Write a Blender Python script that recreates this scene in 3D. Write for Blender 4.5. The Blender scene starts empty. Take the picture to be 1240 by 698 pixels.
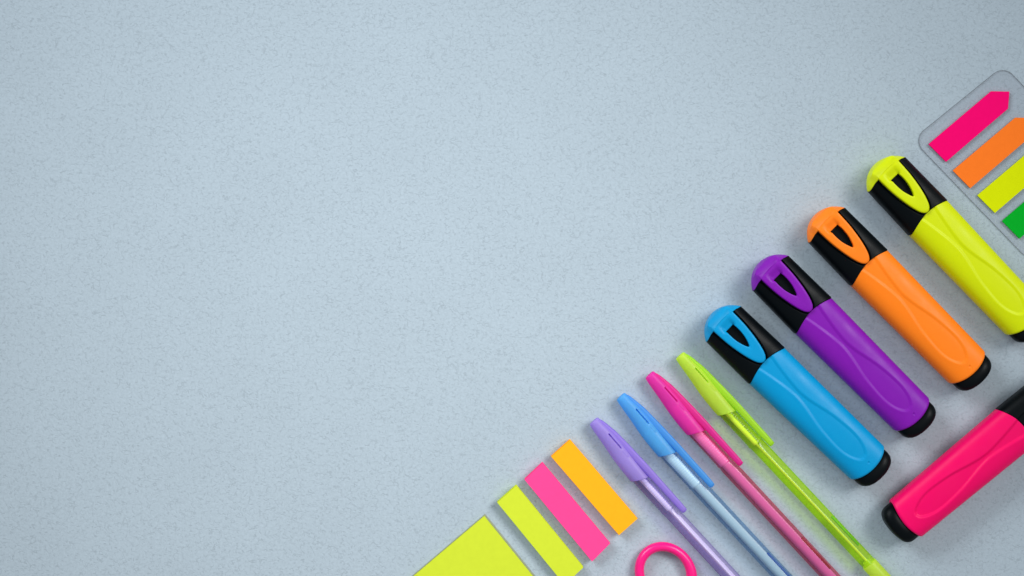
import bpy, math, random
import numpy as np
from mathutils import Vector, Matrix
random.seed(7); rng = np.random.default_rng(7)
D = bpy.data
sc = bpy.context.scene
col = sc.collection

# ------------------------------------------------------------------ camera
S = 0.00038            # metres of desk per photograph pixel
H = 0.65               # camera height above the desk
cam = D.cameras.new('camera'); camo = D.objects.new('camera', cam); col.objects.link(camo)
camo.location = (0, 0, H)
cam.sensor_width = 36.0
cam.lens = 36.0 * H / (1240 * S)
cam.clip_start = 0.02; cam.clip_end = 20
sc.camera = camo

# ------------------------------------------------------------------ light
def lin(c):
    c = c / 255.0
    return c / 12.92 if c <= 0.04045 else ((c + 0.055) / 1.055) ** 2.4
def rgb(r, g, b): return (lin(r), lin(g), lin(b), 1.0)

w = D.worlds.new('World'); sc.world = w; w.use_nodes = True
bg = w.node_tree.nodes['Background']
bg.inputs['Color'].default_value = (0.86, 0.93, 1.0, 1); bg.inputs['Strength'].default_value = 0.36

def softbox(name, loc, target, size, power, color, spread):
    l = D.lights.new(name, 'AREA'); l.shape = 'RECTANGLE'; l.size = size[0]; l.size_y = size[1]
    l.energy = power; l.color = color; l.spread = math.radians(spread)
    o = D.objects.new(name, l); col.objects.link(o); o.location = loc
    d = Vector(target) - Vector(loc)
    o.rotation_euler = d.to_track_quat('-Z', 'Y').to_euler()
    return o
softbox('window_light', (0.574, 0.309, 0.717), (-0.164, -0.16, 0), (0.5, 0.4), 0.99, (1.0, 0.985, 0.96), 50)
softbox('second_window_light', (-0.50, 0.50, 0.487), (0.02, 0.035, 0), (0.5, 0.4), 0.70, (0.93, 0.97, 1.0), 49)

vs = sc.view_settings
vs.view_transform = 'Standard'; vs.look = 'None'; vs.exposure = 0.0; vs.gamma = 1.0
vs.use_curve_mapping = False
sc.cycles.use_denoising = True
sc.cycles.blur_glossy = 2.0; sc.cycles.max_bounces = 16; sc.cycles.transmission_bounces = 14; sc.cycles.transparent_max_bounces = 16

# ------------------------------------------------------------------ helpers
MM = 0.001
def at(px, py, z=0.0):
    """point of the place at height z (m) that the photograph shows at pixel px, py"""
    k = S * (H - z) / H
    return Vector(((px - 620) * k, -(py - 349) * k, z))

def tag(o, label=None, cat=None, group=None, kind=None):
    if label: o['label'] = label
    if cat: o['category'] = cat
    if group: o['group'] = group
    if kind: o['kind'] = kind
    return o

def empty(name, loc, rz=0.0):
    o = D.objects.new(name, None); col.objects.link(o)
    o.empty_display_size = 0.01
    o.location = loc; o.rotation_euler = (0, 0, rz)
    return o

def link(name, me, mat=None, parent=None, smooth=True):
    if smooth: me.polygons.foreach_set('use_smooth', np.ones(len(me.polygons), bool))
    o = D.objects.new(name, me); col.objects.link(o)
    if mat is not None:
        if not me.materials: me.materials.append(None)
        o.material_slots[0].link = 'OBJECT'; o.material_slots[0].material = mat
    if parent: o.parent = parent
    return o

def mesh(name, verts, faces):
    me = D.meshes.new(name)
    me.from_pydata([tuple(v) for v in np.asarray(verts, float)], [], faces)
    me.validate(); me.update()
    return me

def grid_faces(nr, nc, closed=True, start=None, end=None, base=0):
    f = []
    m = nc if closed else nc - 1
    for i in range(nr - 1):
        for j in range(m):
            a = base + i * nc + j; b = base + i * nc + (j + 1) % nc
            f.append((a, b, b + nc, a + nc))
    if start: f.append(tuple(base + j for j in reversed(range(nc))))
    if end: f.append(tuple(base + (nr - 1) * nc + j for j in range(nc)))
    return f

def fix_normals(me):
    import bmesh
    bm = bmesh.new(); bm.from_mesh(me)
    bmesh.ops.recalc_face_normals(bm, faces=bm.faces); bm.to_mesh(me); bm.free()
    return me

def copy_thing(o, parent=None):
    c = o.copy(); col.objects.link(c); c.parent = parent
    for ch in [k for k in D.objects if k.parent == o]: copy_thing(ch, c)
    return c

def smooth(x, a, b):
    t = np.clip((x - a) / (b - a), 0, 1); return t * t * (3 - 2 * t)

def sdf(px, py, poly):
    """signed distance to a closed polygon, positive inside"""
    poly = np.asarray(poly, float); n = len(poly)
    best = np.full(px.shape, 1e9); inside = np.zeros(px.shape, bool)
    for i in range(n):
        ax, ay = poly[i]; bx, by = poly[(i + 1) % n]
        dx, dy = bx - ax, by - ay
        t = np.clip(((px - ax) * dx + (py - ay) * dy) / (dx * dx + dy * dy + 1e-12), 0, 1)
        best = np.minimum(best, np.hypot(px - ax - t * dx, py - ay - t * dy))
        cr = ((ay > py) != (by > py)) & (px < (bx - ax) * (py - ay) / ((by - ay) if abs(by - ay) > 1e-12 else 1e-12) + ax)
        inside ^= cr
    return np.where(inside, best, -best)

def spline(pts, n=12):
    """dense Catmull-Rom curve through points"""
    p = np.asarray(pts, float); p = np.vstack([2 * p[0] - p[1], p, 2 * p[-1] - p[-2]])
    out = []
    for i in range(1, len(p) - 2):
        for t in np.linspace(0, 1, n, endpoint=False):
            a, b, c, d = p[i - 1], p[i], p[i + 1], p[i + 2]
            out.append(0.5 * (2 * b + (c - a) * t + (2 * a - 5 * b + 4 * c - d) * t * t + (3 * b - a - 3 * c + d) * t ** 3))
    out.append(p[-2]); return np.array(out)

# ------------------------------------------------------------------ materials
def new_mat(name):
    m = D.materials.new(name); m.use_nodes = True
    return m, m.node_tree.nodes, m.node_tree.links, m.node_tree.nodes['Principled BSDF']

def plastic(name, color, rough=0.38, grain=0.25, sss=0.0, spec=0.45, dust=0.0):
    m, n, l, b = new_mat(name)
    tc = n.new('ShaderNodeTexCoord')
    nz = n.new('ShaderNodeTexNoise'); nz.inputs['Scale'].default_value = 900; nz.inputs['Detail'].default_value = 3
    l.new(tc.outputs['Object'], nz.inputs['Vector'])
    bp = n.new('ShaderNodeBump'); bp.inputs['Strength'].default_value = grain; bp.inputs['Distance'].default_value = 0.00004
    l.new(nz.outputs['Fac'], bp.inputs['Height']); l.new(bp.outputs['Normal'], b.inputs['Normal'])
    n2 = n.new('ShaderNodeTexNoise'); n2.inputs['Scale'].default_value = 120; n2.inputs['Detail'].default_value = 5
    l.new(tc.outputs['Object'], n2.inputs['Vector'])
    mr = n.new('ShaderNodeMapRange'); mr.inputs[1].default_value = 0.3; mr.inputs[2].default_value = 0.7
    mr.inputs[3].default_value = rough - 0.06; mr.inputs[4].default_value = rough + 0.08
    l.new(n2.outputs['Fac'], mr.inputs[0]); l.new(mr.outputs[0], b.inputs['Roughness'])
    if dust:
        n3 = n.new('ShaderNodeTexNoise'); n3.inputs['Scale'].default_value = 700; n3.inputs['Detail'].default_value = 2
        l.new(tc.outputs['Object'], n3.inputs['Vector'])
        cr = n.new('ShaderNodeValToRGB'); e = cr.color_ramp.elements
        e[0].position = 0.70; e[0].color = (0, 0, 0, 1); e[1].position = 0.76; e[1].color = (dust, dust, dust, 1)
        l.new(n3.outputs['Fac'], cr.inputs['Fac'])
        mx = n.new('ShaderNodeMix'); mx.data_type = 'RGBA'
        mx.inputs[6].default_value = color; mx.inputs[7].default_value = (0.45, 0.47, 0.5, 1)
        l.new(cr.outputs['Color'], mx.inputs[0]); l.new(mx.outputs[2], b.inputs['Base Color'])
    else:
        b.inputs['Base Color'].default_value = color
    b.inputs['Specular IOR Level'].default_value = spec
    if sss:
        b.inputs['Subsurface Weight'].default_value = sss
        b.inputs['Subsurface Radius'].default_value = (1, 1, 1); b.inputs['Subsurface Scale'].default_value = 0.0018
    return m

def clear_plastic(name, tint, deep, rough=0.26):
    """tinted see-through plastic: the wall is longer to look through near its edges, so it colours more there"""
    m, n, l, b = new_mat(name)
    lw = n.new('ShaderNodeLayerWeight'); lw.inputs['Blend'].default_value = 0.5
    pw = n.new('ShaderNodeMath'); pw.operation = 'POWER'; pw.inputs[1].default_value = 1.6
    l.new(lw.outputs['Facing'], pw.inputs[0])
    cm = n.new('ShaderNodeMix'); cm.data_type = 'RGBA'
    cm.inputs[6].default_value = tint; cm.inputs[7].default_value = deep
    l.new(pw.outputs[0], cm.inputs[0])
    tr = n.new('ShaderNodeBsdfTransparent'); l.new(cm.outputs[2], tr.inputs['Color'])
    b.inputs['Base Color'].default_value = deep; b.inputs['Roughness'].default_value = rough
    gl = n.new('ShaderNodeBsdfGlossy'); gl.inputs['Roughness'].default_value = rough
    body = n.new('ShaderNodeMixShader'); body.inputs[0].default_value = 0.07
    l.new(tr.outputs[0], body.inputs[1]); l.new(b.outputs[0], body.inputs[2])
    fr = n.new('ShaderNodeFresnel'); fr.inputs['IOR'].default_value = 1.45
    mx = n.new('ShaderNodeMixShader')
    ge = n.new('ShaderNodeNewGeometry'); ft = n.new('ShaderNodeMath'); ft.operation = 'SUBTRACT'; ft.inputs[0].default_value = 1.0
    l.new(ge.outputs['Backfacing'], ft.inputs[1])
    fx = n.new('ShaderNodeMath'); fx.operation = 'MULTIPLY'; l.new(fr.outputs[0], fx.inputs[0]); l.new(ft.outputs[0], fx.inputs[1])
    l.new(fx.outputs[0], mx.inputs[0])
    l.new(body.outputs[0], mx.inputs[1]); l.new(gl.outputs[0], mx.inputs[2])
    l.new(mx.outputs[0], n['Material Output'].inputs['Surface'])
    return m

def frosted(name, color, thin=0.6):
    """cloudy coloured plastic that lets some light through"""
    m, n, l, b = new_mat(name)
    b.inputs['Base Color'].default_value = color; b.inputs['Roughness'].default_value = 0.36
    b.inputs['Specular IOR Level'].default_value = 0.4
    tr = n.new('ShaderNodeBsdfTranslucent'); tr.inputs['Color'].default_value = color
    mx = n.new('ShaderNodeMixShader'); mx.inputs[0].default_value = thin
    l.new(b.outputs[0], mx.inputs[1]); l.new(tr.outputs[0], mx.inputs[2])
    l.new(mx.outputs[0], n['Material Output'].inputs['Surface'])
    return m

def paper(name, color, fibre=0.05):
    m, n, l, b = new_mat(name)
    tc = n.new('ShaderNodeTexCoord')
    nz = n.new('ShaderNodeTexNoise'); nz.inputs['Scale'].default_value = 420; nz.inputs['Detail'].default_value = 6
    l.new(tc.outputs['Object'], nz.inputs['Vector'])
    hs = n.new('ShaderNodeHueSaturation'); hs.inputs['Color'].default_value = color
    mr = n.new('ShaderNodeMapRange'); mr.inputs[1].default_value = 0.3; mr.inputs[2].default_value = 0.7
    mr.inputs[3].default_value = 1 - fibre; mr.inputs[4].default_value = 1 + fibre
    l.new(nz.outputs['Fac'], mr.inputs[0]); l.new(mr.outputs[0], hs.inputs['Value'])
    l.new(hs.outputs[0], b.inputs['Base Color'])
    b.inputs['Roughness'].default_value = 0.8; b.inputs['Specular IOR Level'].default_value = 0.08
    bp = n.new('ShaderNodeBump'); bp.inputs['Strength'].default_value = 0.2; bp.inputs['Distance'].default_value = 0.00005
    l.new(nz.outputs['Fac'], bp.inputs['Height']); l.new(bp.outputs['Normal'], b.inputs['Normal'])
    return m

def desk_material():
    m, n, l, b = new_mat('fibre_paper')
    tc = n.new('ShaderNodeTexCoord')
    def mth(op, a, bb=None):
        x = n.new('ShaderNodeMath'); x.operation = op
        for i, v in enumerate((a, bb)):
            if v is None: continue
            if isinstance(v, (int, float)): x.inputs[i].default_value = v
            else: l.new(v, x.inputs[i])
        return x.outputs[0]
    def noise(scale, detail=2, dist=0.0, off=(0, 0, 0), stretch=(1, 1, 1), rot=0.0):
        mp = n.new('ShaderNodeMapping'); mp.inputs['Location'].default_value = off; mp.inputs['Scale'].default_value = stretch
        mp.inputs['Rotation'].default_value = (0, 0, rot)
        l.new(tc.outputs['Object'], mp.inputs['Vector'])
        z = n.new('ShaderNodeTexNoise'); z.inputs['Scale'].default_value = scale; z.inputs['Detail'].default_value = detail
        z.inputs['Distortion'].default_value = dist
        l.new(mp.outputs[0], z.inputs['Vector']); return z.outputs['Fac']
    def ramp(v, lo, hi, a=0.0, c=1.0):
        r = n.new('ShaderNodeMapRange'); r.interpolation_type = 'SMOOTHSTEP'
        l.new(v, r.inputs[0])
        for i, q in enumerate((lo, hi, a, c)): r.inputs[i + 1].default_value = q
        return r.outputs[0]
    def fibres(scale, off, width, lo, hi, stretch, rot):
        ridge = mth('ABSOLUTE', mth('SUBTRACT', noise(scale, 1.5, 0.35, off, stretch, rot), 0.5))
        line = ramp(ridge, 0.0, width, 1.0, 0.0)
        mask = ramp(noise(scale * 1.9, 1, 0, (off[1] + 3, off[0] - 5, 1)), lo, hi)
        return mth('MULTIPLY', line, mask)
    f1 = fibres(240, (1.3, 2.2, 0), 0.034, 0.44, 0.62, (1, 1.5, 1), 0.15)
    f2 = fibres(310, (7.1, -3.2, 4), 0.036, 0.46, 0.64, (1, 1.7, 1), -0.3)
    f3 = fibres(185, (-4.1, 9.2, 8), 0.024, 0.50, 0.64, (1.2, 1, 1), 0.7)
    fib = mth('MAXIMUM', mth('MAXIMUM', f1, f2), f3)
    grain = noise(900, 3); mott = noise(22, 4)
    val = mth('ADD', mth('ADD', mth('MULTIPLY', fib, -0.15), mth('MULTIPLY', mth('SUBTRACT', grain, 0.5), 0.30)),
              mth('ADD', mth('MULTIPLY', mth('SUBTRACT', mott, 0.5), 0.09), 1.0))
    hs = n.new('ShaderNodeHueSaturation'); hs.inputs['Color'].default_value = (0.392, 0.468, 0.524, 1)
    l.new(val, hs.inputs['Value']); l.new(hs.outputs[0], b.inputs['Base Color'])
    b.inputs['Roughness'].default_value = 0.85; b.inputs['Specular IOR Level'].default_value = 0.36
    hgt = mth('ADD', mth('MULTIPLY', fib, -0.8), mth('MULTIPLY', grain, 0.7))
    bp = n.new('ShaderNodeBump'); bp.inputs['Strength'].default_value = 0.5; bp.inputs['Distance'].default_value = 0.00014
    l.new(hgt, bp.inputs['Height']); l.new(bp.outputs['Normal'], b.inputs['Normal'])
    return m

# ------------------------------------------------------------------ the surface
def sheet_mesh(sx, sy, z, n=2):
    v = [(-sx, -sy, z), (sx, -sy, z), (sx, sy, z), (-sx, sy, z)]
    return mesh('sheet', v, [(0, 1, 2, 3)])
desk = link('table_surface', sheet_mesh(1.1, 0.8, 0), desk_material(), smooth=False)
tag(desk, kind='structure')

# ------------------------------------------------------------------ highlighters (local frame in mm: u from cap tip to end, v across, z up)
ZC = 7.5
def se(hw, hz, n, nt, top_w=3.0, vin=7.5):
    """points of a superellipse spread so that the flat top and bottom get the finest steps"""
    t = np.linspace(0, 2 * np.pi, 6001)
    c, s = np.cos(t), np.sin(t)
    v = np.sign(c) * np.abs(c) ** (2 / n); z = np.sign(s) * np.abs(s) ** (2 / n)
    seg = np.hypot(np.diff(v * 11.3), np.diff(z * 7.5))
    seg = seg * np.where(np.abs(v[:-1] * 11.3) < vin, top_w, 1.0)
    cum = np.r_[0, np.cumsum(seg)]
    q = np.linspace(0, cum[-1], nt, endpoint=False)
    tt = np.interp(q, cum, t)
    c, s = np.cos(tt), np.sin(tt)
    return np.sign(c) * np.abs(c) ** (2 / n), np.sign(s) * np.abs(s) ** (2 / n)

groove_r = [(28, 5.6), (32.9, 4.15), (39, 3.05), (45.9, 2.05), (51, 1.6), (54, 1.65), (58, 2.15), (62.2, 2.95), (66.7, 3.9), (71, 4.6),
            (77.4, 5.2), (83, 5.35), (87.5, 4.75), (91, 3.5), (93.3, 1.9), (94.1, 0.0)]
gr = spline(groove_r, 8)
GROOVE = np.vstack([gr, (gr * [1, -1])[::-1][1:]])
clip_r = [(2.6, 5.7), (4, 6.1), (12.1, 5.85), (18, 5.2), (22.9, 4.35), (26.6, 3.4), (29.2, 2.35), (30.6, 1.1), (30.9, 0)]
cr_ = spline(clip_r, 6)
CLIP = np.vstack([cr_, (cr_ * [1, -1])[::-1][1:]])
hole_r = [(9.3, 2.3), (13, 2.35), (16.3, 2.0), (19.2, 1.2), (21.0, 0.45), (21.4, 0)]
hr_ = spline(hole_r, 6)
HOLE = np.vstack([hr_, (hr_ * [1, -1])[::-1][1:]])

def body_mesh():
    nt, nu = 300, 270
    cv, cz = se(1, 1, 2.7, nt)
    s = np.r_[0, 0.0005, np.linspace(0.003, 0.985, nu), 0.990, 0.994, 0.997, 0.999, 1.0]
    V = []
    for q in s:
        u0 = 31.2 + 3.1 * cv ** 2; u1 = 100.3 - 2.2 * cv ** 2
        u = u0 + (u1 - u0) * q
        k = (u - 31) / 67.0
        hw = 11.45 - 0.8 * k; hz = 7.45 - 0.45 * k
        e = np.clip((q - 0.982) / 0.018, 0, 1); rnd = 0.9 * (1 - np.sqrt(np.clip(1 - e * e, 0, 1)))
        b0 = 0.25 if q < 0.0004 else 0.0
        v = cv * (hw - rnd - b0); z = cz * (hz - rnd - b0)
        d = sdf(u, v, GROOVE)
        dep = np.where(cz < 0, 0.72, 0.42) * smooth(d, -0.15, 1.3) - 0.05 * smooth(d, -2.0, -0.3) * (1 - smooth(d, -0.3, 0.2))
        gate = np.hypot(u - 96.6, v)
        top = np.where(cz > 0, 1.0, -1.0); flat = smooth(np.abs(cz), 0.35, 0.75)
        dep = dep + np.where(cz > 0, 0.3 * (1 - smooth(gate, 0.2, 0.6)) - 0.02 * (smooth(gate, 0.4, 0.9)) * (1 - smooth(gate, 0.9, 1.5)), 0)
        z = z - top * dep * flat
        V.append(np.c_[u, v, z + ZC])
    # close the two ends with inward rings
    for side, idx in ((0, 0), (1, -1)):
        pass
    V = np.array(V); nr = len(V)
    f = grid_faces(nr, nt, True, True, True)
    return fix_normals(mesh('highlighter_body', V.reshape(-1, 3) * MM, f))

def plug_mesh():
    nt = 96
    cv, cz = se(1, 1, 2.5, nt, 1.0)
    V = []
    prof = [(0.0, 1.0), (0.55, 1.0), (0.68, 0.985), (0.78, 0.955), (0.87, 0.90), (0.94, 0.82), (0.985, 0.70), (1.0, 0.5), (0.985, 0.45), (0.98, 0.2)]
    for a, sc_ in prof:
        u0 = 99.2 - 2.2 * cv ** 2; u1 = 106.4 - 1.6 * (cv * sc_) ** 2
        u = u0 + (u1 - u0) * a
        V.append(np.c_[u, cv * 9.75 * sc_, cz * 6.05 * (1 - (1 - sc_) * 1.1) + ZC])
    V = np.array(V)
    return fix_normals(mesh('highlighter_plug', V.reshape(-1, 3) * MM, grid_faces(len(V), nt, True, True, True)))

CHAN_BACK = spline([(3, 5.6), (12, 5.6), (22, 5.2), (30, 4.6), (37, 3.4)], 6)
CHAN_BACK = np.vstack([CHAN_BACK, (CHAN_BACK * [1, -1])[::-1]])
def cap_mesh():
    nt, nu = 260, 130
    cv, cz = se(1, 1, 2.7, nt)
    s = np.r_[np.linspace(0, 0.985, nu), 0.992, 0.997, 1.0, 1.0]
    V = []
    for i, q in enumerate(s):
        u0 = 4.0 + 3.0 * cv ** 2; u1 = 31.2 + 3.1 * cv ** 2 - 0.05
        u = u0 + (u1 - u0) * q
        hw = 11.25 + 0.4 * (u - 7) / 27; hz = np.full_like(u, 7.6)
        e = np.clip((q - 0.985) / 0.015, 0, 1); rnd = 0.22 * (1 - np.sqrt(np.clip(1 - e * e, 0, 1)))
        if i == len(s) - 1: rnd = 0.9
        v = cv * (hw - rnd); z = cz * (hz - rnd)
        d = sdf(u, v, CLIP); dep = 1.0 * smooth(d, -1.1, -0.25)
        db = sdf(u, v, CHAN_BACK); depb = 0.7 * smooth(db, -0.1, 0.8)
        z = z - np.where(cz > 0, dep, -depb) * smooth(np.abs(cz), 0.35, 0.75)
        V.append(np.c_[u, v, z + ZC])
    V = np.array(V)
    return fix_normals(mesh('highlighter_cap', V.reshape(-1, 3) * MM, grid_faces(len(V), nt, True, True, True)))

def clip_mesh():
    """rounded tip shell running into a flat clip with an opening"""
    nt = 160
    cv, cz = se(1, 1, 2.6, nt, 1.0)
    V = []
    ss = np.r_[0.0005, 0.003, 0.01, np.linspace(0.025, 1, 36) ** 1.0]
    for q in ss:
        hw = 11.3 * q ** 0.55; hz = 7.75 * q ** 0.33
        v = cv * hw; z = cz * hz
        u = q * (4.05 + 3.0 * (v / 11.3) ** 2)
        wv = (1 - smooth(np.abs(v), 5.7, 8.4)) * smooth(cz, 0.0, 0.35)
        z = z + wv * np.maximum(0, 9.1 * q ** 0.33 * (1 - 0.03 * (v / 6) ** 2) - z) * smooth(np.array(q), 0.0, 0.2)
        V.append(np.c_[u, v, z + ZC])
    V = np.array(V).reshape(-1, 3)
    f = grid_faces(len(ss), nt, True, True, True)
    # clip ring
    c = np.array([14.0, 0.0])
    ang = list(np.linspace(0, 2 * np.pi, 200, endpoint=False))
    for p in ((9.3, 2.3), (9.3, -2.3), (2.6, 5.7), (2.6, -5.7)): ang.append(math.atan2(p[1], p[0] - 14) % (2 * np.pi))
    ang = np.array(sorted(set(np.round(ang, 5))))
    def hit(poly, a):
        d = np.array([math.cos(a), math.sin(a)]); best = None
        for i in range(len(poly)):
            p, q = poly[i], poly[(i + 1) % len(poly)]; e = q - p
            den = d[0] * e[1] - d[1] * e[0]
            if abs(den) < 1e-9: continue
            w_ = p - c; t = (w_[0] * e[1] - w_[1] * e[0]) / den; k = (w_[0] * d[1] - w_[1] * d[0]) / den
            if t > 0 and -1e-6 <= k <= 1 + 1e-6 and (best is None or t < best): best = t
        return c + d * best
    ro = np.array([hit(CLIP, a) for a in ang]); ri = np.array([hit(HOLE, a) for a in ang])
    prof = [(0.0, 0.0), (0.0, 0.86), (0.015, 0.95), (0.05, 0.985), (0.15, 1.0), (0.3, 1.0), (0.5, 1.01), (0.7, 1.01), (0.85, 0.99), (0.93, 0.95), (0.98, 0.85), (1.0, 0.7), (1.0, 0.0)]
    base = len(V); R = []
    for a, h in prof:
        p = ri + (ro - ri) * a
        u, v = p[:, 0], p[:, 1]
        qq = np.clip(u / (4.05 + 3.0 * (v / 11.3) ** 2), 0, 1)
        zt = 16.6 - (9.1 * (1 - qq ** 0.33) + 0.04) * (qq < 1) - 0.55 * smooth(u, 20, 31) ** 1.5
        zb = 14.3
        scoop = 1.25 * (1 - smooth(np.abs(v), 1.7, 3.7)) * smooth(u, 4.4, 9.0) * (1 - smooth(u, 9.5, 10.5))
        z = zb + (zt - zb) * h - scoop * (h > 0.5)
        R.append(np.c_[u, v, z])
    R = np.array(R); n = len(ang)
    f += [tuple(base + k for k in q) for q in grid_faces(len(prof), n, True)]
    f += [(base + j, base + (len(prof) - 1) * n + j, base + (len(prof) - 1) * n + (j + 1) % n, base + (j + 1) % n) for j in range(n)]
    V = np.vstack([V, R.reshape(-1, 3)])
    return fix_normals(mesh('highlighter_clip', V * MM, f))

M_BODY, M_PLUG, M_CAP, M_CLIP = body_mesh(), plug_mesh(), cap_mesh(), clip_mesh()
black = plastic('black_plastic', (0.0016, 0.003, 0.004, 1), 0.40, 0.3, spec=0.09, dust=0.01)
HL = {
    'yellow': ((0.64, 0.74, 0.0, 1)), 'orange': ((1.0, 0.22, 0.01, 1)),
    'purple': ((0.21, 0.008, 0.38, 1)), 'blue': ((0.0, 0.28, 0.57, 1)), 'pink': ((0.88, 0.0, 0.125, 1)),
}
hmat = {k: plastic('neon_plastic_' + k, c, 0.40, 0.2, sss=0.12, spec=0.17) for k, c in HL.items()}

def make_highlighter():
    root = empty('highlighter', (0, 0, 0))
    link('body', M_BODY, black, root); link('end_plug', M_PLUG, black, root)
    cap = link('cap', M_CAP, black, root); link('clip', M_CLIP, black, cap)
    return root
def colour(root, m):
    for o in D.objects:
        if o.parent == root and o.name.startswith('body'): o.material_slots[0].material = m
        if o.parent and o.parent.parent == root and o.name.startswith('clip'): o.material_slots[0].material = m

# joint midpoint in the photograph, axis angle below horizontal
hl_spots = [
    ('blue', (928.2, 443.0), 44.0, 'blue highlighter with black cap, lying beside the lime green pen'),
    ('purple', (984.4, 382.5), 45.05, 'purple highlighter with black cap, between the blue and orange highlighters'),
    ('orange', (1052.0, 324.75), 45.4, 'orange highlighter with black cap, between the purple and yellow highlighters'),
    ('yellow', (1123.6, 264.3), 46.4, 'neon yellow highlighter with black cap, beside the clear index flag card'),
]
HG = 'neon highlighters laid out in the corner'
proto = make_highlighter()
for i, (c, (px, py), ang, label) in enumerate(hl_spots):
    o = proto if i == 0 else copy_thing(proto)
    th = math.radians(-ang)
    p = at(px, py, 0.0075); p.z = 0
    o.rotation_euler = (0, 0, th)
    o.location = p - Vector((math.cos(th), math.sin(th), 0)) * 34.3 * MM
    colour(o, hmat[c]); tag(o, label, 'highlighter', HG)
# the pink one lies the other way round, clip side down, so it rests on its clip and its end
o = copy_thing(proto); colour(o, hmat['pink'])
tag(o, 'hot pink highlighter lying across the others, end plug towards the blue one', 'highlighter', HG)
th = math.radians(180 + 40.2)
tilt = math.radians(1.35)
Rm = Matrix.Rotation(th, 4, 'Z') @ Matrix.Rotation(tilt, 4, 'Y') @ Matrix.Rotation(math.pi, 4, 'X')
endp = Rm @ Vector((0.0981, 0, 0.0075))
p = at(1096.0, 628.7, 0.0078)
o.rotation_euler = Rm.to_euler()
loc = p - endp
o.location = loc
lowest = min((Rm @ (v.co)).z for me in (M_CLIP, M_BODY, M_PLUG) for v in me.vertices)
o.location.z = -lowest + 0.00002

# ------------------------------------------------------------------ gel pens (local frame in mm: u from cap tip, v across, z up)
ZP = 4.3
def interp(x, pts):
    a = np.array(pts); return np.interp(x, a[:, 0], a[:, 1])
capL = spline([(0, -0.35), (4, -1.0), (11.3, -1.9), (20.8, -3.25), (28, -3.85), (34, -4.1), (40, -4.15)], 6)
capR = spline([(0, 4.6), (4, 5.0), (11.3, 5.5), (20.8, 5.3), (28, 4.75), (34, 4.2), (40, 4.15)], 6)

def pen_cap_mesh():
    nt, nu = 220, 170
    t = np.linspace(0, 2 * np.pi, nt, endpoint=False); cv, cz = np.cos(t), np.sin(t)
    s = np.r_[0, 0.002, 0.006, 0.012, np.linspace(0.02, 1, nu), 1.0, 1.0]
    V = []
    for i, q in enumerate(s):
        L0, R0 = interp(34 * q, capL), interp(34 * q, capR)
        r = (R0 - L0) / 2; c = (R0 + L0) / 2
        e = np.clip(1 - q / 0.02, 0, 1); r = r - 0.75 * (1 - math.sqrt(max(0, 1 - e * e)))
        if q == 0: r = r * 0.8
        rr = r
        if i == len(s) - 2: rr = r - 0.45
        if i == len(s) - 1: rr = r - 0.6
        u = q * (34 + 0.55 * cv * 3.6) - (1.5 if i == len(s) - 1 else 0)
        v = c + cv * rr; z = cz * rr * (0.95 + 0.05 * q)
        # vent slot beside the clip, with a low ridge running on from it
        du = np.clip(np.abs(u - 13.2) - 4.1, 0, None); dv = np.abs(v - (3.1 - 0.03 * (u - 13)))
        d = np.hypot(du, dv)
        z = z - np.where(cz > 0, 1.5 * (1 - smooth(d, 0.12, 0.42)), 0)
        du2 = np.clip(np.abs(u - 20.5) - 1.5, 0, None); d2 = np.hypot(du2, np.abs(v - 2.9))
        z = z + np.where(cz > 0, 0.22 * (1 - smooth(d2, 0.0, 0.7)), 0)
        V.append(np.c_[u, v, z + ZP])
    V = np.array(V)
    return fix_normals(mesh('pen_cap', V.reshape(-1, 3) * MM, grid_faces(len(V), nt, True, True, False)))

clipO = spline([(0.6, 4.3), (3, 5.3), (8, 6.1), (14, 6.6), (31, 6.8), (45, 6.55), (57, 6.25), (58.4, 5.4)], 6)
clipI = spline([(0.6, 3.0), (3, 3.1), (8, 3.3), (14, 3.3), (31, 3.45), (34, 3.5), (45, 3.5), (57, 3.5), (58.4, 4.3)], 6)
def pen_clip_mesh():
    nt = 32
    t = np.linspace(0, 2 * np.pi, nt, endpoint=False); c, s_ = np.cos(t), np.sin(t)
    cv = np.sign(c) * np.abs(c) ** 0.75; cz = np.sign(s_) * np.abs(s_) ** 0.75
    V = []
    for u in np.r_[0.6, np.linspace(1, 57, 90), np.linspace(57.2, 58.4, 8)]:
        a, b = interp(u, clipI), interp(u, clipO)
        hz = (1.75 - 0.4 * float(smooth(np.array(u), 4, 30))) * min(1, 0.4 + u / 6) * (1 - 0.55 * max(0, (u - 57) / 1.4) ** 2)
        V.append(np.c_[np.full(nt, u), (a + b) / 2 + cv * (b - a) / 2, cz * hz + ZP + 0.2 + 2.5 * smooth(np.array(u), 4, 32)])
    V = np.array(V)
    return fix_normals(mesh('pen_clip', V.reshape(-1, 3) * MM, grid_faces(len(V), nt, True, True, True)))

def hexr(t, roll, ap, rc=0.75):
    """radius of a softly rounded hexagon"""
    a = (t - roll + np.pi / 6) % (np.pi / 3) - np.pi / 6
    k = 14.0
    tot = np.zeros_like(t)
    for j in range(6):
        tot += np.clip(np.cos(t - roll - j * np.pi / 3), 0, None) ** k
    return ap / tot ** (1 / k) * 1.0

def barrel_mesh(roll):
    nt = 120
    t = np.linspace(0, 2 * np.pi, nt, endpoint=False)
    V = []
    us = [53.6, 53.8, 54.2, 55.0] + list(np.linspace(58, 126, 12)) + [128.0, 128.3]
    for u in us:
        k = smooth(np.array(u), 53.6, 55.5)
        ap = 3.42 - 0.10 * (u - 55) / 75
        r = 3.55 * (1 - k) + hexr(t, roll, ap) * k
        V.append(np.c_[np.full(nt, u), np.cos(t) * r, np.sin(t) * r + ZP])
    V = np.array(V); f = grid_faces(len(V), nt)
    return fix_normals(mesh('pen_barrel', V.reshape(-1, 3) * MM, f))

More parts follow.
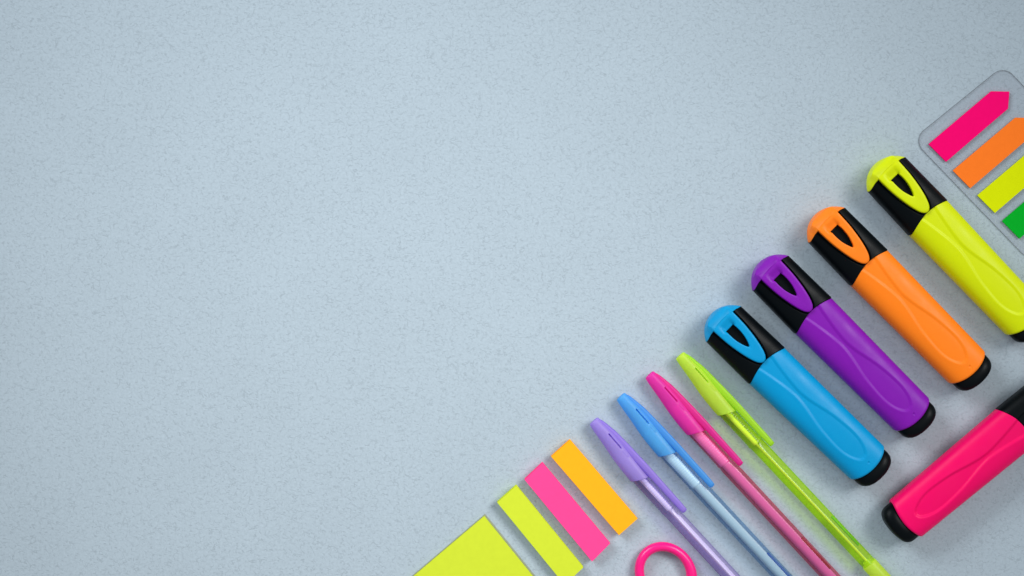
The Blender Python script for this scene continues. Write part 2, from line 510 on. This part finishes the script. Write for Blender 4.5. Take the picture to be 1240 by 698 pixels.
def grip_mesh():
    nt = 72
    t = np.linspace(0, 2 * np.pi, nt, endpoint=False)
    V = []
    us = np.arange(29.0, 53.3, 0.14)
    for u in us:
        ph = (u / 1.15) % 1.0
        r = 3.66 - 0.24 * (abs(ph - 0.5) * 2) ** 2.0
        if u > 51.6: r = 3.55 + 0.25 * math.sin((u - 51.6) / 1.7 * math.pi)
        V.append(np.c_[np.full(nt, u), np.cos(t) * r, np.sin(t) * r + ZP])
    V.append(np.c_[np.full(nt, 53.5), np.cos(t) * 3.5, np.sin(t) * 3.5 + ZP])
    V = np.array(V); f = grid_faces(len(V), nt)
    return fix_normals(mesh('pen_grip', V.reshape(-1, 3) * MM, f))

def rod_mesh(name, u0, u1, r, dv=0.0, dz=0.0, nt=32):
    t = np.linspace(0, 2 * np.pi, nt, endpoint=False); V = []
    for u, k in ((u0, 0.8), (u0 + 0.25, 1), (u1 - 0.25, 1), (u1, 0.8)):
        V.append(np.c_[np.full(nt, u), np.cos(t) * r * k + dv, np.sin(t) * r * k + ZP + dz])
    V = np.array(V)
    return fix_normals(mesh(name, V.reshape(-1, 3) * MM, grid_faces(len(V), nt, True, True, True)))

def end_mesh():
    nt = 48; t = np.linspace(0, 2 * np.pi, nt, endpoint=False); V = []
    for u, r in ((127.0, 2.1), (128.5, 2.1), (128.5, 3.45), (129, 3.62), (146, 3.5), (147.5, 3.2), (148.3, 2.4), (148.5, 1.0)):
        V.append(np.c_[np.full(nt, u), np.cos(t) * r, np.sin(t) * r + ZP])
    V = np.array(V)
    return fix_normals(mesh('pen_end', V.reshape(-1, 3) * MM, grid_faces(len(V), nt, True, True, True)))

M_PCAP, M_PCLIP, M_GRIP, M_END = pen_cap_mesh(), pen_clip_mesh(), grip_mesh(), end_mesh()
def refill_mesh(r, dv, front):
    nt = 40; t = np.linspace(0, 2 * np.pi, nt, endpoint=False); V = []
    for u, k in ((18, 0.8), (18.3, front / r), (52.6, front / r), (53.4, front / r * 0.97), (53.9, 1.0), (127.6, 1.0), (127.9, 0.7)):
        V.append(np.c_[np.full(nt, u), np.cos(t) * r * k + dv, np.sin(t) * r * k + ZP])
    V = np.array(V)
    return fix_normals(mesh('pen_refill', V.reshape(-1, 3) * MM, grid_faces(len(V), nt, True, True, True)))
REFILL = {'purple': (1.2, 0.55, 1.6), 'blue': (2.2, 0.0, 2.65), 'pink': (2.25, 0.0, 2.7), 'lime': (0.62, 0.0, 1.25)}
P30 = math.pi / 6
pens = [  # name, tip pixel, angle, cap colour, barrel tint, refill colour, ink colour, ink span, hexagon roll, label
    ('purple', (718.6, 509.7), 47.3, (0.55, 0.42, 0.88, 1), (0.90, 0.83, 0.97, 1), (0.82, 0.84, 0.98, 1), None, None, math.radians(60),
     'lilac capped gel pen with clear purple barrel, beside the orange sticky strips'),
    ('blue', (751.4, 479.9), 47.0, (0.17, 0.59, 0.95, 1), (0.86, 0.94, 0.99, 1), (0.62, 0.72, 0.76, 1), (0.03, 0.10, 0.32, 1), (98, 126), math.radians(90),
     'sky blue capped gel pen with clear pale blue barrel'),
    ('pink', (786.1, 453.6), 47.1, (0.95, 0.07, 0.58, 1), (0.96, 0.66, 0.80, 1), (0.84, 0.37, 0.70, 1), (0.25, 0.0, 0.05, 1), (102, 121), math.radians(90),
     'magenta capped gel pen with clear red pink barrel'),
    ('lime', (823.0, 430.4), 46.8, (0.76, 0.94, 0.11, 1), (0.90, 1.0, 0.26, 1), (0.80, 0.86, 0.62, 1), (0.10, 0.42, 0.0, 1), (101, 119), math.radians(60),
     'lime green capped gel pen with clear green barrel, beside the blue highlighter'),
]
DEEP = {'purple': (0.42, 0.28, 0.66, 1), 'blue': (0.22, 0.47, 0.74, 1), 'pink': (0.95, 0.10, 0.20, 1), 'lime': (0.62, 1.0, 0.0, 1)}
CLIPC = {'purple': (0.50, 0.35, 0.87, 1), 'blue': (0.13, 0.50, 0.92, 1), 'pink': (0.93, 0.05, 0.46, 1), 'lime': (0.60, 0.90, 0.05, 1)}
for nm, (px, py), ang, cc, bc, rc, ic, span, roll, label in pens:
    th = math.radians(-ang)
    ax = Vector((math.cos(th), math.sin(th), 0)); bx = Vector((-math.sin(th), math.cos(th), 0))
    p = at(px, py, ZP * MM); p.z = 0
    root = empty('gel_pen', p - bx * 2.13 * MM, th)
    tag(root, label, 'pen', 'clear gel pens lying side by side')
    fm = frosted('frosted_plastic_' + nm, cc); gm = clear_plastic('clear_plastic_' + nm, bc, DEEP[nm])
    cap = link('cap', M_PCAP, fm, root); link('clip', M_PCLIP, frosted('clip_plastic_' + nm, CLIPC[nm], 0.6), cap)
    link('grip', M_GRIP, gm, root)
    link('barrel', barrel_mesh(roll), gm, root)
    rf = link('refill', refill_mesh(*REFILL[nm]), plastic('refill_' + nm, rc, 0.4, 0.0), root)
    if ic: link('ink', rod_mesh('pen_ink', span[0], span[1], 0.66, 2.3, 0.9), plastic('ink_' + nm, ic, 0.3, 0.0), rf)
    link('end_plug', M_END, fm, root)

# ------------------------------------------------------------------ sticky pads
def quad_block(corners, z0, z1, jitter=0.0, layers=1, bevel=0.0):
    """stack of thin sheets filling the four-sided footprint (corner points at any height)"""
    V, F = [], []
    c = [Vector((q.x, q.y, 0)) for q in corners]
    h = (z1 - z0) / layers
    for k in range(layers):
        dx, dy = (random.uniform(-jitter, jitter) for _ in range(2))
        b = len(V); a0 = z0 + k * h + (0.04 * h if k else 0); a1 = z0 + (k + 1) * h
        for z in (a0, a1):
            for q in c: V.append((q.x + dx, q.y + dy, z))
        F += [(b + 3, b + 2, b + 1, b), (b + 4, b + 5, b + 6, b + 7)]
        for j in range(4): F.append((b + j, b + (j + 1) % 4, b + 4 + (j + 1) % 4, b + 4 + j))
    return fix_normals(mesh('sheet_block', V, F))

def top_sheet_mesh(corners, z, th, lift, nx=24, ny=8):
    """one loose sheet: corners 0-1 are the free edge that lifts a little, 3-2 the glued edge"""
    c = corners; V = []
    for zz in (0, th):
        for i in range(nx + 1):
            s = i / nx
            for j in range(ny + 1):
                t = j / ny
                a = c[0].lerp(c[1], t); b = c[3].lerp(c[2], t); q = a.lerp(b, s)
                up = lift * max(0, 1 - s / 0.55) ** 2 * (0.8 + 0.4 * t)
                V.append((q.x, q.y, z + zz + up))
    n1 = (nx + 1) * (ny + 1); F = []
    for i in range(nx):
        for j in range(ny):
            a = i * (ny + 1) + j; q = (a, a + 1, a + ny + 2, a + ny + 1)
            F.append(q); F.append(tuple(n1 + k for k in reversed(q)))
    ring = [i * (ny + 1) for i in range(nx + 1)] + [nx * (ny + 1) + j for j in range(1, ny + 1)] + \
           [i * (ny + 1) + ny for i in range(nx - 1, -1, -1)] + [j for j in range(ny - 1, 0, -1)]
    for k in range(len(ring)):
        a, b = ring[k], ring[(k + 1) % len(ring)]; F.append((a, b, b + n1, a + n1))
    return fix_normals(mesh('top_sheet', V, F))

def local_mesh(me, origin):
    me.transform(Matrix.Translation(-origin)); return me

PG = 'sticky note strips laid in a fan'
T = 0.0042
pads = [
    ((690.3, 532.8), (667.6, 553.2), (749.7, 648.3), (772.1, 628.4), (1.0, 0.42, 0.012, 1), 'amber', 'amber orange pad of narrow sticky strips beside the lilac pen'),
    ((657.1, 560.8), (635.4, 581.2), (717.0, 680.2), (738.7, 658.3), (1.0, 0.062, 0.27, 1), 'rose', 'bright pink pad of narrow sticky strips, between the yellow and orange strips'),
    ((625.2, 588.4), (602.2, 608.8), (683.8, 708.5), (706.3, 687.6), (0.60, 0.70, 0.035, 1), 'lemon', 'yellow green pad of narrow sticky strips beside the square note pad'),
]
for c0, c1, c2, c3, colr, nm, label in pads:
    pts = [at(*q, T) for q in (c0, c1, c2, c3)]
    org = sum(pts, Vector()) / 4; org.z = 0
    root = empty('sticky_strip_pad', org); tag(root, label, 'sticky notes', PG)
    m = paper('paper_' + nm, colr, 0.02)
    link('sheet_block', local_mesh(quad_block(pts, 0.0, T - 0.00018, 0.00012, 14), org), m, root, smooth=False)
    link('top_sheet', local_mesh(top_sheet_mesh(pts, T - 0.00013, 0.0001, 0.0003), org), m, root, smooth=False)

# square note pad, running out of the frame
TS = 0.0016
d1 = Vector((500.7 - 586.9, 697.3 - 624.1)).normalized(); d2 = Vector((646.1 - 586.9, 697.3 - 624.1)).normalized()
def sq(off, L):
    k0 = Vector((586.4, 625.4)) - d1 * off - d2 * off
    return [k0, k0 + d1 * (L + 2 * off), k0 + d1 * (L + 2 * off) + d2 * (L + 2 * off), k0 + d2 * (L + 2 * off)]
pts = [at(*q, TS) for q in sq(0, 200)]
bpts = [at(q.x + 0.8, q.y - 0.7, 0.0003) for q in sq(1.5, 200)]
org = sum(pts, Vector()) / 4; org.z = 0
root = empty('square_note_pad', org)
tag(root, 'large square yellow green sticky note pad with a thin grey backing sheet', 'sticky notes')
m = paper('paper_note', (0.59, 0.69, 0.035, 1), 0.02)
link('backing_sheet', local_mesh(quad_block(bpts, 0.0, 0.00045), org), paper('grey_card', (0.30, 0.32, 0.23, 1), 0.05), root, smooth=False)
link('sheet_block', local_mesh(quad_block(pts, 0.00047, TS - 0.00016, 0.00006, 8), org), m, root, smooth=False)
link('top_sheet', local_mesh(top_sheet_mesh(pts, TS - 0.00012, 0.0001, 0.0), org), m, root, smooth=False)

# ------------------------------------------------------------------ index flags on their clear card
def card_mesh(c, r, z0, z1, org):
    """rounded four-cornered sheet with softened rims"""
    out = []
    n = len(c)
    for i in range(n):
        p, a, b = c[i], c[i - 1], c[(i + 1) % n]
        e1 = (a - p).normalized(); e2 = (b - p).normalized()
        half = e1.angle(e2) / 2; cen = p + (e1 + e2).normalized() * (r / math.sin(half))
        s0 = p + e1 * (r / math.tan(half)) - cen; s1 = p + e2 * (r / math.tan(half)) - cen
        a0 = math.atan2(s0.y, s0.x); a1 = math.atan2(s1.y, s1.x); da = (a1 - a0 + math.pi) % (2 * math.pi) - math.pi
        for k in range(13):
            a_ = a0 + da * k / 12; out.append((cen.x + r * math.cos(a_), cen.y + r * math.sin(a_)))
    out = np.array(out); cc = out.mean(0)
    V = []; m = len(out)
    e = 0.00012
    for z, ins in ((z0, e), (z0 + e, 0), (z1 - e, 0), (z1, e)):
        d = cc - out; d = d / np.linalg.norm(d, axis=1)[:, None]
        q = out + d * ins; V.append(np.c_[q, np.full(m, z)])
    V = np.array(V).reshape(-1, 3) - np.array([org.x, org.y, 0])
    return fix_normals(mesh('card', V, grid_faces(4, m, True, True, True)))

CT = 0.0006
kA, kT = Vector((1105.0, 169.2)), Vector((1215.7, 79.6))        # left and top corners before rounding
dL = Vector((1222.7 - 1113.8, 300 - 186.8)).normalized()
LEN = 205
quad = [kA, kA + dL * LEN, kT + dL * LEN, kT]
cpts = [at(*q, CT) for q in quad]
org = sum(cpts, Vector()) / 4; org.z = 0
m, n, l, b = new_mat('clear_sheet')
b.inputs['Base Color'].default_value = (0.46, 0.47, 0.50, 1); b.inputs['Roughness'].default_value = 0.22
tr = n.new('ShaderNodeBsdfTransparent'); tr.inputs['Color'].default_value = (0.985, 0.985, 0.99, 1)
mx = n.new('ShaderNodeMixShader'); mx.inputs[0].default_value = 0.935
l.new(b.outputs[0], mx.inputs[1]); l.new(tr.outputs[0], mx.inputs[2]); l.new(mx.outputs[0], n['Material Output'].inputs['Surface'])
card = link('index_flag_card', card_mesh([v for v in cpts], 0.0062, 0.00005, CT, org), m, smooth=False)
card.location = org
m2 = m.copy(); m2.name = 'clear_sheet_rim'
for q in m2.node_tree.nodes:
    if q.type == 'MIX_SHADER': q.inputs[0].default_value = 0.70
    if q.type == 'BSDF_PRINCIPLED': q.inputs['Base Color'].default_value = (0.20, 0.21, 0.22, 1)
cm = card.data; nv = len(cm.vertices) // 4
ring = [cm.vertices[nv + i].co.copy() for i in range(nv)]
RV = []
for i in range(nv):
    d = (ring[(i + 1) % nv] - ring[i - 1]).normalized(); nn = Vector((-d.y, d.x, 0))
    for off, z in ((0.00002, 0.00004), (0.00028, 0.00004), (0.00028, CT + 0.00002), (0.00002, CT + 0.00002)):
        pt = ring[i] - nn * (off - 0.00016); RV.append((pt.x, pt.y, z))
RF = [(i * 4 + k, i * 4 + (k + 1) % 4, ((i + 1) % nv) * 4 + (k + 1) % 4, ((i + 1) % nv) * 4 + k) for i in range(nv) for k in range(4)]
link('rim', fix_normals(mesh('card_rim', RV, RF)), m2, card, smooth=False)
tag(card, 'clear plastic card with rounded corners carrying arrow index flags', 'plastic card')

f0 = [Vector(q) for q in ((1124.6, 174.8), (1145.8, 196.1), (1220.7, 131.9), (1222.4, 111.2), (1200.1, 110.7))]
flags = [((0, 0), (0.95, 0.0, 0.155, 1), 'pink', 'hot pink arrow index flag nearest the card corner'),
         ((29.3, 32.0), (1.0, 0.20, 0.018, 1), 'orange', 'orange arrow index flag between the pink and yellow flags'),
         ((59.1, 62.0), (0.68, 0.76, 0.0, 1), 'yellow', 'yellow arrow index flag between the orange and green flags'),
         ((88.8, 93.0), (0.0, 0.40, 0.02, 1), 'green', 'green arrow index flag on the clear card beside the yellow flag'),]
FT = 0.0007
for (dx, dy), colr, nm, label in flags:
    pts = [at(q.x + dx, q.y + dy, CT + FT) for q in f0]
    og = sum(pts, Vector()) / 5; og.z = CT + 0.00001
    root = empty('index_flag', og); tag(root, label, 'index flag', 'arrow index flags on the clear card')
    pm = paper('flag_paper_' + nm, colr, 0.02)
    for name, z0, z1, jit in (('flag_block', 0.0, FT * 0.72, 0.00006), ('top_flag', FT * 0.78, FT, 0.0)):
        V = []
        for z in (z0, z1):
            for q in pts: V.append((q.x - og.x + random.uniform(-jit, jit), q.y - og.y + random.uniform(-jit, jit), z))
        F = [(4, 3, 2, 1, 0), (5, 6, 7, 8, 9)] + [(j, (j + 1) % 5, 5 + (j + 1) % 5, 5 + j) for j in range(5)]
        link(name, fix_normals(mesh(name, V, F)), pm, root, smooth=False)

# ------------------------------------------------------------------ scissors: a finger loop reaches into the frame
def tube_loop(pts, rad, rz, nt=28):
    n = len(pts); V = []
    for i in range(n):
        p = pts[i]; d = (pts[(i + 1) % n] - pts[i - 1]).normalized(); nn = Vector((-d.y, d.x, 0))
        for k in range(nt):
            a = 2 * math.pi * k / nt
            V.append(p + nn * rad[i] * math.cos(a) + Vector((0, 0, rz * math.sin(a))))
    F = []
    for i in range(n):
        for k in range(nt):
            F.append((i * nt + k, i * nt + (k + 1) % nt, ((i + 1) % n) * nt + (k + 1) % nt, ((i + 1) % n) * nt + k))
    return fix_normals(mesh('loop', V, F))
th = math.radians(-52)
sc_org = at(806.0, 695.0, 0.003); sc_org.z = 0
root = empty('scissors', sc_org, th)
tag(root, 'pair of scissors with a hot pink finger loop showing at the picture edge', 'scissors')
pinkp = plastic('scissors_plastic', (0.93, 0.006, 0.21, 1), 0.30, 0.1, sss=0.1)
steel = D.materials.new('steel'); steel.use_nodes = True
sb = steel.node_tree.nodes['Principled BSDF']; sb.inputs['Metallic'].default_value = 1; sb.inputs['Roughness'].default_value = 0.3
sb.inputs['Base Color'].default_value = (0.6, 0.6, 0.62, 1)
k = S * (H - 0.003) / H
def loop(cx, cy, su):
    pts, rad = [], []
    for i in range(96):
        a = 2 * math.pi * i / 96
        pts.append(Vector((cx + (39.9 - 5.6) * k * math.cos(a), cy + (35.6 - 5.6) * k * math.sin(a), 0.0026)))
        rad.append(0.00215 + 0.0005 * max(0, math.cos(a - su)) ** 2)
    return tube_loop(pts, rad, 0.0026)
link('handle_loop', loop(0, 0, 0.3), pinkp, root)
link('handle_loop', loop(0.002, -0.0315, -0.3), pinkp, root)
def bar(name, pts, z0, z1, mat):
    V = [(x, y, z) for z in (z0, z1) for x, y in pts]; n_ = len(pts)
    F = [tuple(reversed(range(n_))), tuple(range(n_, 2 * n_))] + [(j, (j + 1) % n_, n_ + (j + 1) % n_, n_ + j) for j in range(n_)]
    return link(name, fix_normals(mesh(name, V, F)), mat, root, smooth=False)
bar('shank', [(0.0125, -0.004), (0.0125, 0.004), (0.05, -0.012), (0.05, -0.020)], 0.0006, 0.0046, pinkp)
bar('shank', [(0.0145, -0.0355), (0.0145, -0.0275), (0.05, -0.0125), (0.05, -0.0205)], 0.0008, 0.0048, pinkp)
bar('blade', [(0.046, -0.020), (0.046, -0.0125), (0.075, -0.012), (0.125, -0.0165), (0.075, -0.019)], 0.0012, 0.0024, steel)
bar('blade', [(0.046, -0.0205), (0.046, -0.013), (0.075, -0.0138), (0.125, -0.0160), (0.075, -0.0205)], 0.0026, 0.0038, steel)
